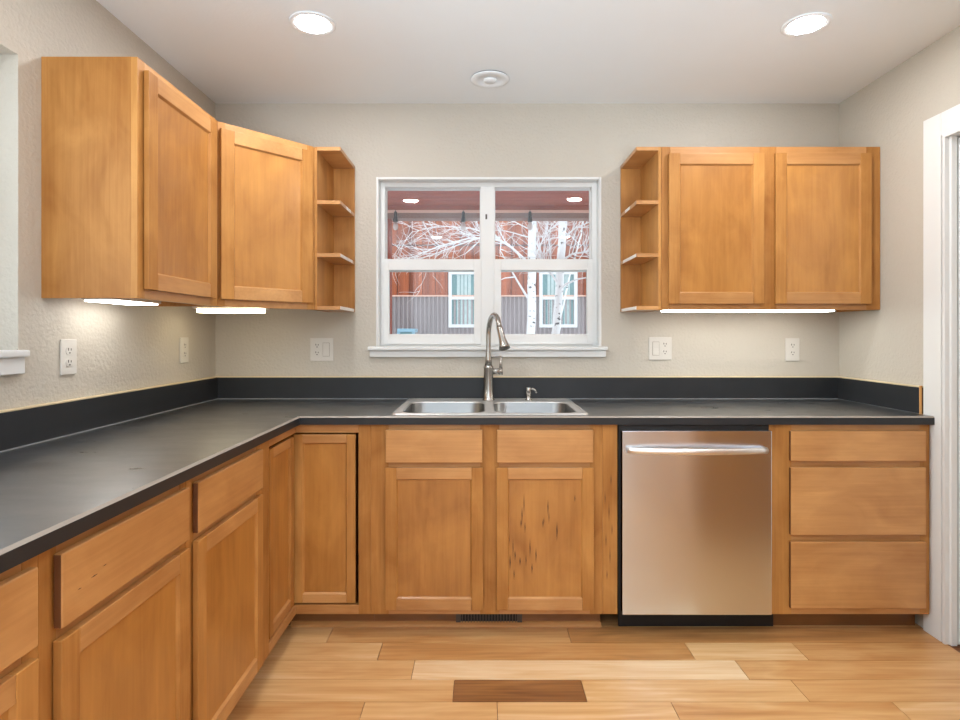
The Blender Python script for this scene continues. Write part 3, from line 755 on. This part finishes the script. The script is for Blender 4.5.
# left wall cabinet
u1 = thing('single_door_wall_cabinet', (XU, 2.04, UZ0), 'maple wall cabinet on the left wall, its plain end panel facing the camera', 'cabinet', 'maple wall cabinets')
my0, my1 = 1.776, 2.312
def wall_box(parent, mat, u0, u1_, depth, light=0.0):
    c = MB(); th = 0.014
    c.box(u0, u0 + th, FT, depth, UZ0, UZ1, 0, 0, mat).box(u1_ - th, u1_, FT, depth, UZ0, UZ1, 0, 0, mat)
    c.box(u0 + th, u1_ - th, FT, depth, UZ1 - th, UZ1, 0, 0, mat).box(u0 + th, u1_ - th, FT, depth, UZ0 + 0.018, UZ0 + 0.018 + th, 0, 0, mat)
    c.box(u0 + th, u1_ - th, depth - 0.006, depth, UZ0 + 0.018 + th, UZ1 - th, 0, 0, mat)
    return c.build('carcass', M['wood_z'], parent)
mU = front_matrix((XU, 0, 0), (0, 1, 0))
wall_box(u1, mU, my0, my1, 0.2965)
fr = MB(); a, b = 1.803 + 0.012, 2.262 - 0.012
fr.box(my0, a, 0, FT, UZ0, UZ1, 0.001, 0, mU).box(b, my1, 0, FT, UZ0, UZ1, 0.001, 0, mU)
fr.box(a, b, 0.0005, FT, DU1 - 0.012, UZ1, 0.0008, 1, mU).box(a, b, 0.0005, FT, UZ0, DU0 + 0.012, 0.0008, 1, mU)
fr.build('face_frame', [M['wood_z'], M['wood_y']], u1)
shaker(u1, mU, 1.803, 2.268, DU0, DU1, -0.02, horiz='wood_y', st=0.052)

# diagonal corner wall cabinet
P0, P1 = Vector((XU, 2.3125, 0)), Vector((-0.770, YU, 0))
u2 = thing('diagonal_corner_wall_cabinet', (-1.0, 2.6, UZ0), 'maple corner wall cabinet with a diagonal door facing the room', 'cabinet', 'maple wall cabinets')
mD = front_matrix((P0.x, P0.y, 0), P1 - P0); wD = (P1 - P0).length
c = MB(); th = 0.014
pent = [(XL + 0.001, P0.y), (P0.x - 0.012, P0.y), (P1.x - 0.002, P1.y + 0.014), (P1.x - 0.002, YB - 0.001), (XL + 0.001, YB - 0.001)]
for z0, z1 in ((UZ1 - th, UZ1), (UZ0 + 0.018, UZ0 + 0.032)): c.prism([(x, y, z0) for x, y in pent], (0, 0, z1 - z0))
for (x, y), (x2, y2) in ((pent[0], pent[1]), (pent[2], pent[3])):
    if abs(y - y2) < 1e-6: c.box(x, x2, y, y + th, UZ0, UZ1)
    else: c.box(x - th, x, y, y2, UZ0, UZ1)
c.build('carcass', M['wood_z'], u2)
d0, d1 = 0.030, wD - 0.022
fr = MB()
fr.box(0, d0, 0, FT, UZ0, UZ1, 0.001, 0, mD).box(d1 - 0.012, wD, 0, FT, UZ0, UZ1, 0.001, 0, mD)
fr.box(d0, d1 - 0.012, 0.0005, FT, DU1 - 0.012, UZ1, 0.0008, 1, mD).box(d0, d1 - 0.012, 0.0005, FT, UZ0, DU0 + 0.012, 0.0008, 1, mD)
fr.build('face_frame', [M['wood_z'], M['wood_x']], u2)
shaker(u2, mD, d0 - 0.023, d1 + 0.004, DU0, DU1, -0.02, st=0.052)

# open end shelves
def open_shelf(xo, xi, label):
    """xo: free edge (towards the window), xi: side against the cabinet"""
    s = 1 if xi > xo else -1
    t = thing('open_end_shelf', ((xo + xi) / 2, 2.78, UZ0), label, 'shelf unit', 'open maple end shelves')
    lo, hi = min(xo, xi), max(xo, xi)
    b = MB(); ia = xi - s * 0.012
    b.box(min(ia, xi), max(ia, xi), YU, YB - 0.001, UZ0, UZ1, 0.0006)
    b.build('side_panel', M['wood_z'], t)
    MB().box(min(xo, ia), max(xo, ia), YB - 0.012, YB - 0.001, UZ0, UZ1).build('back_panel', M['wood_z'], t)
    for k, zt_ in enumerate((UZ1, 1.826, 1.584, 1.343)):
        sh = MB().box(min(xo, ia), max(xo, ia), YU, YB - 0.0122, zt_ - 0.017, zt_, 0.0008).build('shelf_board', M['wood_x'], t)
        if k:
            e = MB(); e.box(min(xo, xo - s * 0.0012), max(xo, xo - s * 0.0012), YU + (0.001, 0.12, 0.004, 0.0005)[k], YB - (0, 0.10, 0.06, 0.03)[k], zt_ - 0.0155, zt_ - 0.0015)
            e = e.build('edge_band', M['raw_edge'], sh); e['label'] = 'pale bare board edge'
    return t
open_shelf(-0.650, -0.7685, 'narrow open maple shelf unit left of the window')
open_shelf(0.7035, 0.8165, 'narrow open maple shelf unit right of the window')

# double wall cabinet on the right
u5 = thing('double_door_wall_cabinet', (1.32, YU, UZ0), 'maple wall cabinet with two doors above the right worktop', 'cabinet', 'maple wall cabinets')
vx0, vx1 = 0.818, XR - 0.002
m5 = front_matrix((0, YU, 0), (1, 0, 0))
wall_box(u5, m5, vx0, vx1, YB - YU - 0.001)
fr = MB(); E = [X(669, 2.611), X(764.5, 2.611), X(776, 2.611), X(872, 2.611)]
fr.box(vx0, E[0] + 0.012, 0, FT, UZ0, UZ1, 0.001, 0, m5).box(E[3] - 0.012, vx1, 0, FT, UZ0, UZ1, 0.001, 0, m5).box(E[1] - 0.012, E[2] + 0.012, 0, FT, UZ0, UZ1, 0.001, 0, m5)
for a, b in ((E[0] + 0.012, E[1] - 0.012), (E[2] + 0.012, E[3] - 0.012)):
    fr.box(a, b, 0.0005, FT, DU1 - 0.014, UZ1, 0.0008, 1, m5).box(a, b, 0.0005, FT, UZ0, DU0 + 0.012, 0.0008, 1, m5)
fr.build('face_frame', [M['wood_z'], M['wood_x']], u5)
for a, b in ((E[0], E[1]), (E[2], E[3])): shaker(u5, m5, a, b, DU0 - 0.003, DU1 - 0.005, -0.02, st=0.05)

# lights under the wall cabinets
def strip(x0, x1, y0, y1, zb, mat, label):
    t = thing('under_cabinet_light', ((x0 + x1) / 2, (y0 + y1) / 2, UZ0 + 0.018), label, 'cabinet light', 'strip lights under the wall cabinets')
    MB().box(x0, x1, y0, y1, UZ0 + 0.001, UZ0 + 0.018, 0.002).build('housing', M['plastic'], t)
    along_x = (x1 - x0) > (y1 - y0); g = 0.02
    b = (x0 + g, x1 - g, y0, y1) if along_x else (x0, x1, y0 + g, y1 - g)
    MB().box(*b, zb, UZ0 + 0.001, 0.002).build('diffuser', mat, t)
strip(-1.30, -1.20, 1.86, 2.15, UZ0 - 0.005, M['bar_cool'], 'lit white strip light under the left wall cabinet')
strip(-1.262, -0.955, 2.50, 2.585, UZ0 - 0.018, M['bar_warm'], 'lit warm strip light under the diagonal corner cabinet')
strip(0.832, 1.645, 2.655, 2.75, UZ0 - 0.007, M['bar_mid'], 'long lit strip light under the right double cabinet')

# ------------------------------------------------------------------ outlets and switches
def plate(name, mat, gangs, label, cat):
    """local: u across, out = -v, w up; gangs: list of 'o' (duplex outlet) or 'r' (rocker)"""
    W = 0.071 + 0.046 * (len(gangs) - 1); Hh = 0.116
    base = mat.translation.copy()
    t = thing(name, base, label, cat, 'white wall plates')
    MB().box(-W / 2, W / 2, -0.006, 0, -Hh / 2, Hh / 2, 0.0025, 0, mat).build('cover_plate', M['plastic'], t)
    for i, g in enumerate(gangs):
        u = (i - (len(gangs) - 1) / 2) * 0.046
        if g == 'o':
            for s in (1, -1):
                p = MB(); c = s * 0.0195
                pts = []
                for k in range(20):
                    a = 2 * math.pi * k / 20
                    pts.append((u + 0.0168 * math.cos(a), -0.0078, c + max(-0.0125, min(0.0125, 0.0168 * math.sin(a)))))
                p.prism(pts, (0, 0.002, 0), 0, mat)
                for du, hh in ((-0.006, 0.009), (0.006, 0.007)): p.box(u + du - 0.0016, u + du + 0.0016, -0.0081, -0.007, c + 0.001, c + 0.001 + hh, 0, 1, mat)
                p.box(u - 0.003, u + 0.003, -0.0081, -0.007, c - 0.0085, c - 0.0045, 0, 1, mat)
                p.build('receptacle', [M['plastic'], M['slot']], t)
        else:
            fr = MB(); fr.box(u - 0.0175, u + 0.0175, -0.0068, -0.004, -0.035, 0.035, 0, 1, mat)
            fr.prism([(u - 0.0155, -0.0072, -0.033), (u - 0.0155, -0.0105, -0.033), (u - 0.0155, -0.0078, 0.002), (u - 0.0155, -0.0092, 0.033), (u - 0.0155, -0.0068, 0.033)], (0.031, 0, 0), 0, mat)
            fr.build('rocker', [M['plastic'], M['pale_grey']], t)
mL = lambda y, z: front_matrix((XL + 0.0005, y, z), (0, 1, 0))
mB_ = lambda x, z: front_matrix((x, YB - 0.0005, z), (1, 0, 0))
plate('wall_outlet', mL(1.888, 1.140), 'o', 'white duplex outlet on the left wall under the strip light, nearest the left window', 'outlet')
plate('wall_outlet', mL(2.620, 1.142), 'o', 'white duplex outlet on the left wall close to the room corner', 'outlet')
plate('outlet_and_switch', mB_(X(322, YB), Z(349.5, YB)), 'or', 'white double plate with outlet and rocker switch left of the window', 'switch plate')
plate('outlet_and_switch', mB_(X(660, YB), Z(348.5, YB)), 'ro', 'white double plate with rocker switch and outlet right of the window', 'switch plate')
plate('wall_outlet', mB_(X(792, YB), Z(349.5, YB)), 'o', 'white duplex outlet on the back wall under the right cabinet', 'outlet')

# ------------------------------------------------------------------ behind the photographer (seen only mirrored in the dishwasher)
pn = thing('tall_pantry_cabinet', (1.5, 0.4, 0), 'tall maple pantry cabinet behind the doorway, seen only as the dishwasher door\'s orange reflection', 'cabinet')
mP = front_matrix((1.24, 1.2, 0), (0, -1, 0))
MB().box(1.262, XR - 0.001, -0.5, 1.2, 0.0, 2.1).build('carcass', M['wood_z'], pn)
for i in range(3):
    for z0, z1 in ((0.1, 1.25), (1.27, 2.08)):
        shaker(pn, mP @ Matrix.Rotation(math.pi, 4, 'Z') @ Matrix.Translation((0, 0, 0)) if False else front_matrix((1.242, 0, 0), (0, -1, 0)), -1.18 + i * 0.56, -1.18 + i * 0.56 + 0.54, z0, z1, 0.0, horiz='wood_y')

# ------------------------------------------------------------------ outside
YN = 10.0
struct('ground', MB().box(-9, 9, YB + 0.2, 30, -0.5, -0.4), M['snow'], label='snow-covered ground outside')
nb = thing('neighbour_house', (0, YN, -0.4), 'house across the yard with red wood siding over corrugated metal', 'house')
zc = Z(296.5, YN)
s = MB(); s.box(-5, 5, YN + 0.03, YN + 0.25, -0.4, 7.5, 0, 1)
x = -5.0; rnd = random.Random(8)
while x < 5:
    s.box(x + 0.006, x + 0.214, YN + (0.0 if int(x * 100) % 2 else 0.006), YN + 0.03, zc, Z(246, YN), 0.003)
    s.box(x + 0.006, x + 0.214, YN, YN + 0.03, Z(244.5, YN), 7.5, 0.003); x += 0.22
s.box(-5, 5, YN - 0.02, YN + 0.01, Z(236, YN), Z(234.5, YN))
s.build('siding', [M['siding'], M['siding_gap']], nb)
c = MB(); pts = []; n = 600
t = bmesh.new(); prev = None
for i in range(n * 2 + 1):
    xx = -5 + 10 * i / (n * 2); yy = YN - 0.03 + 0.026 * math.cos(2 * math.pi * xx / 0.074)
    a, b2 = t.verts.new((xx, yy, -0.4)), t.verts.new((xx, yy, zc))
    if prev: f = t.faces.new((prev[0], a, b2, prev[1])); f.smooth = True
    prev = (a, b2)
c._merge(t, 0); c.box(-5, 5, YN - 0.01, YN + 0.03, -0.4, zc - 0.01)
c.build('corrugated_skirt', M['corrugated'], nb)
MB().box(-5, 5, YN - 0.07, YN + 0.0, zc - 0.005, zc + 0.02).build('cap_flashing', M['beam_edge'], nb)
def house_window(p0, p1, q0, q1, split):
    y = YN - 0.09; x0, x1, z0, z1 = X(p0, y), X(p1, y), Z(q1, y), Z(q0, y); b = 0.055
    w = MB(); w.box(x0, x0 + b, y, YN + 0.03, z0, z1).box(x1 - b, x1, y, YN + 0.03, z0, z1).box(x0 + b, x1 - b, y, YN + 0.03, z0, z0 + b).box(x0 + b, x1 - b, y, YN + 0.03, z1 - b, z1)
    zm = Z(split, y); w.box(x0 + b, x1 - b, y + 0.01, YN + 0.03, zm - 0.025, zm + 0.025)
    o = w.build('house_window', M['house_trim'], nb)
    MB().box(x0 + b, x1 - b, y + 0.06, y + 0.065, z0 + b, z1 - b).build('pane', M['teal_glass'], o)
    cu = MB(); wd = x1 - x0 - 2 * b
    for a, bb in ((0.16, 0.62), (0.70, 0.88)):
        m_ = 4
        for i in range(m_):
            xa = x0 + b + wd * (a + (bb - a) * i / m_); xb = x0 + b + wd * (a + (bb - a) * (i + 0.8) / m_)
            cu.box(xa, xb, y + 0.05, y + 0.058, z0 + b, z1 - b, 0.003)
    cu.build('curtain', M['curtain'], o)
house_window(448.5, 487, 271, 327.5, 298)
house_window(539.5, 577.5, 271, 327.5, 298)

gc = thing('pale_blue_shape', (X(405.5, 9.3), 9.5, -0.4), 'unidentified pale blue boxy shape low against the corrugated wall, at the foot of the left window pane', 'cabinet')  # boxy stand-in for an unidentified pale blue shape
gx0, gx1, gzt = X(397, 9.3), X(415, 9.3), Z(328.5, 9.3)
MB().box(gx0 + 0.02, gx1 - 0.02, 9.32, 9.7, -0.4, gzt - 0.06, 0.01).build('body', M['teal_glass'], gc)
MB().box(gx0, gx1, 9.3, 9.72, gzt - 0.0595, gzt, 0.012).build('lid', M['blue_paint'], gc)
for x in (gx0, gx1 - 0.05): MB().box(x, x + 0.05, 9.29, 9.3185, -0.4, gzt - 0.061).build('corner_post', M['blue_paint'], gc)

pr = thing('porch_roof', (0, 4.3, 2.45), 'red-brown boarded porch ceiling with a beam, outside the window', 'porch roof')
YP = 5.6
s = MB(); y = YB + 0.16
while y < YP: s.box(-2.2, 2.2, y, y + 0.136, 2.45, 2.47, 0.003); y += 0.14
s.build('soffit_boards', M['cedar_soffit'], pr)
MB().box(-2.2, 2.2, YB + 0.15, YP + 0.1, 2.475, 2.55).build('roof_deck', M['cedar_soffit'], pr)
MB().box(-2.2, 2.2, YP - 0.06, YP + 0.08, Z(219.5, YP), 2.380).build('beam', M['beam'], pr)
MB().box(-2.2, 2.2, YP - 0.075, YP + 0.08, 2.3805, 2.405).build('beam_edge', M['beam_edge'], pr)
MB().box(-2.2, 2.2, YP - 0.07, YP + 0.08, 2.4055, 2.449).build('fascia_board', M['cedar_soffit'], pr)
MB().box(X(380, YP), X(391.5, YP), YP - 0.05, YP + 0.04, -0.4, Z(219.5, YP) - 0.001).build('post', M['cedar_soffit'], pr)

def bulb(px, y, label):
    x = X(px, y); t = thing('string_light', (x, y, Z(212, y)), label, 'string light', 'string bulbs under the porch beam')
    zt_ = Z(212, y)
    MB().tube([(x, y, 2.403), (x, y, zt_ - 0.002)], 0.003, 6).build('cord', M['black'], t)
    MB().lathe((x, y, zt_), [(0.006, 0.006), (0.014, 0.0), (0.016, -0.05), (0.022, -0.075), (0.022, -0.095), (0.012, -0.098)], 16).build('socket', M['black'], t)
    MB().lathe((x, y, zt_ - 0.095), [(0.012, 0.0), (0.024, -0.03), (0.026, -0.05), (0.018, -0.072), (0.004, -0.08)], 18).build('bulb', M['bulb_glass'], t)
bulb(395.5, YP - 0.09, 'hanging string bulb near the left edge of the window')
bulb(463.3, YP - 0.09, 'hanging string bulb left of the window\'s middle post')
bulb(530, YP - 0.09, 'hanging string bulb in front of the thicker birch trunk')

# birches
def birch(trunk, r0, r1, label, limbs, seed, n_auto, y):
    """trunk: list of photo points at depth y; limbs: directed branches in photo points"""
    rd = random.Random(seed)
    P = [Vector((X(px, y), y, Z(py, y))) for px, py in trunk]
    t = thing('birch_tree', (P[0].x, y, -0.4), label, 'tree', 'white birches in the yard')
    pts = [Vector((P[0].x, y, -0.4))] + P
    full = []
    for a, b in zip(pts, pts[1:]):
        for k in range(6): full.append(a.lerp(b, k / 6) + Vector((rd.uniform(-1, 1), rd.uniform(-1, 1), 0)) * 0.006)
    full.append(pts[-1])
    rr_ = [r0 + (r1 - r0) * i / (len(full) - 1) for i in range(len(full))]
    MB().tube(full, rr_, 14).build('trunk', M['bark'], t)
    def grow(br, p, d, L, r, lev):
        q = [p]; dd = d.normalized(); steps = 5
        for k in range(steps):
            dd = (dd + Vector((rd.uniform(-.3, .3), rd.uniform(-.25, .25), rd.uniform(-.22, .26)))).normalized()
            q.append(q[-1] + dd * L / steps)
        br.tube(q, [r * (1 - 0.75 * k / steps) for k in range(steps + 1)], 5)
        if lev > 0:
            for k in range(rd.randint(2, 4)):
                i = rd.randint(1, steps); base = q[i]
                nd = (dd + Vector((rd.uniform(-.9, .9), rd.uniform(-.5, .5), rd.uniform(-.7, .8)))).normalized()
                grow(br, base, nd, L * rd.uniform(0.4, 0.65), max(r * 0.5, 0.0032), lev - 1)
    for pl, ra, lev in limbs:
        q = [Vector((X(px, y - dy), y - dy, Z(py, y - dy))) for px, py, dy in pl]
        f2 = []
        for a, b in zip(q, q[1:]):
            for k in range(4): f2.append(a.lerp(b, k / 4))
        f2.append(q[-1]); br = MB()
        br.tube(f2, [ra * (1 - 0.65 * i / (len(f2) - 1)) for i in range(len(f2))], 7)
        for i in range(3, len(f2)):
            for k in range(2 if lev else 0):
                d = (f2[i] - f2[i - 1]).normalized() + Vector((rd.uniform(-.8, .8), rd.uniform(-.4, .4), rd.uniform(-.8, .9)))
                grow(br, f2[i], d, rd.uniform(0.28, 0.6), max(ra * 0.4, 0.0045), lev)
        br.build('branch', M['twig'], t)
    for k in range(n_auto):
        i = rd.randint(len(full) // 2, len(full) - 1)
        d = Vector((rd.choice((-1, 1)) * rd.uniform(0.5, 1), rd.uniform(-.5, .3), rd.uniform(0.1, 0.9)))
        br = MB(); grow(br, full[i], d, rd.uniform(0.5, 1.0), 0.012, 2); br.build('branch', M['twig'], t)
birch([(531, 334), (532, 262), (533, 190), (533, 120)], 0.064, 0.055, 'thick white birch trunk with bare branches, left one in the right window half',
      [([(530, 264, 0.0), (512, 248, 0.15), (497, 238, 0.3), (478, 238, 0.4)], 0.022, 1),
       ([(529, 300, 0.0), (518, 282, 0.1), (510, 268, 0.15), (500, 250, 0.2)], 0.018, 0),
       ([(515, 277, 0.1), (505, 278, 0.15), (498, 281, 0.2)], 0.012, 0),
       ([(500, 240, 0.3), (470, 238, 0.5), (440, 246, 0.6), (410, 258, 0.7)], 0.014, 1),
       ([(500, 238, 0.3), (470, 228, 0.4), (440, 226, 0.5), (412, 232, 0.6)], 0.011, 1),
       ([(485, 236, 0.4), (455, 246, 0.5), (430, 256, 0.5), (402, 262, 0.6)], 0.010, 1),
       ([(531, 230, 0.0), (515, 222, 0.1), (500, 218, 0.2), (480, 214, 0.3)], 0.010, 1),
       ([(534, 260, 0.0), (540, 245, 0.05), (548, 232, 0.1), (556, 224, 0.1)], 0.012, 1)], 11, 2, 8.2)
birch([(556, 334), (559, 290), (562, 240), (565, 190), (567, 130)], 0.048, 0.040, 'white birch trunk with dark scars in front of the neighbour\'s right window',
      [([(557, 292, 0.0), (566, 284, 0.1), (578, 279, 0.15), (590, 277, 0.2)], 0.016, 0),
       ([(558, 284, 0.0), (552, 275, 0.05), (547, 268, 0.1), (540, 255, 0.1)], 0.014, 1),
       ([(560, 262, 0.0), (572, 254, 0.1), (585, 252, 0.15), (600, 248, 0.2)], 0.014, 1),
       ([(562, 240, 0.0), (575, 228, 0.1), (590, 222, 0.15)], 0.012, 1)], 23, 1, 6.3)
birch([(557, 334), (570, 275), (581, 235), (587, 190), (590, 150)], 0.016, 0.010, 'slender young birch at the right edge of the window',
      [([(577, 262, 0.0), (584, 252, 0.1), (596, 246, 0.1)], 0.009, 1),
       ([(580, 245, 0.0), (571, 236, 0.1), (560, 230, 0.1)], 0.008, 1)], 31, 0, 9.2)
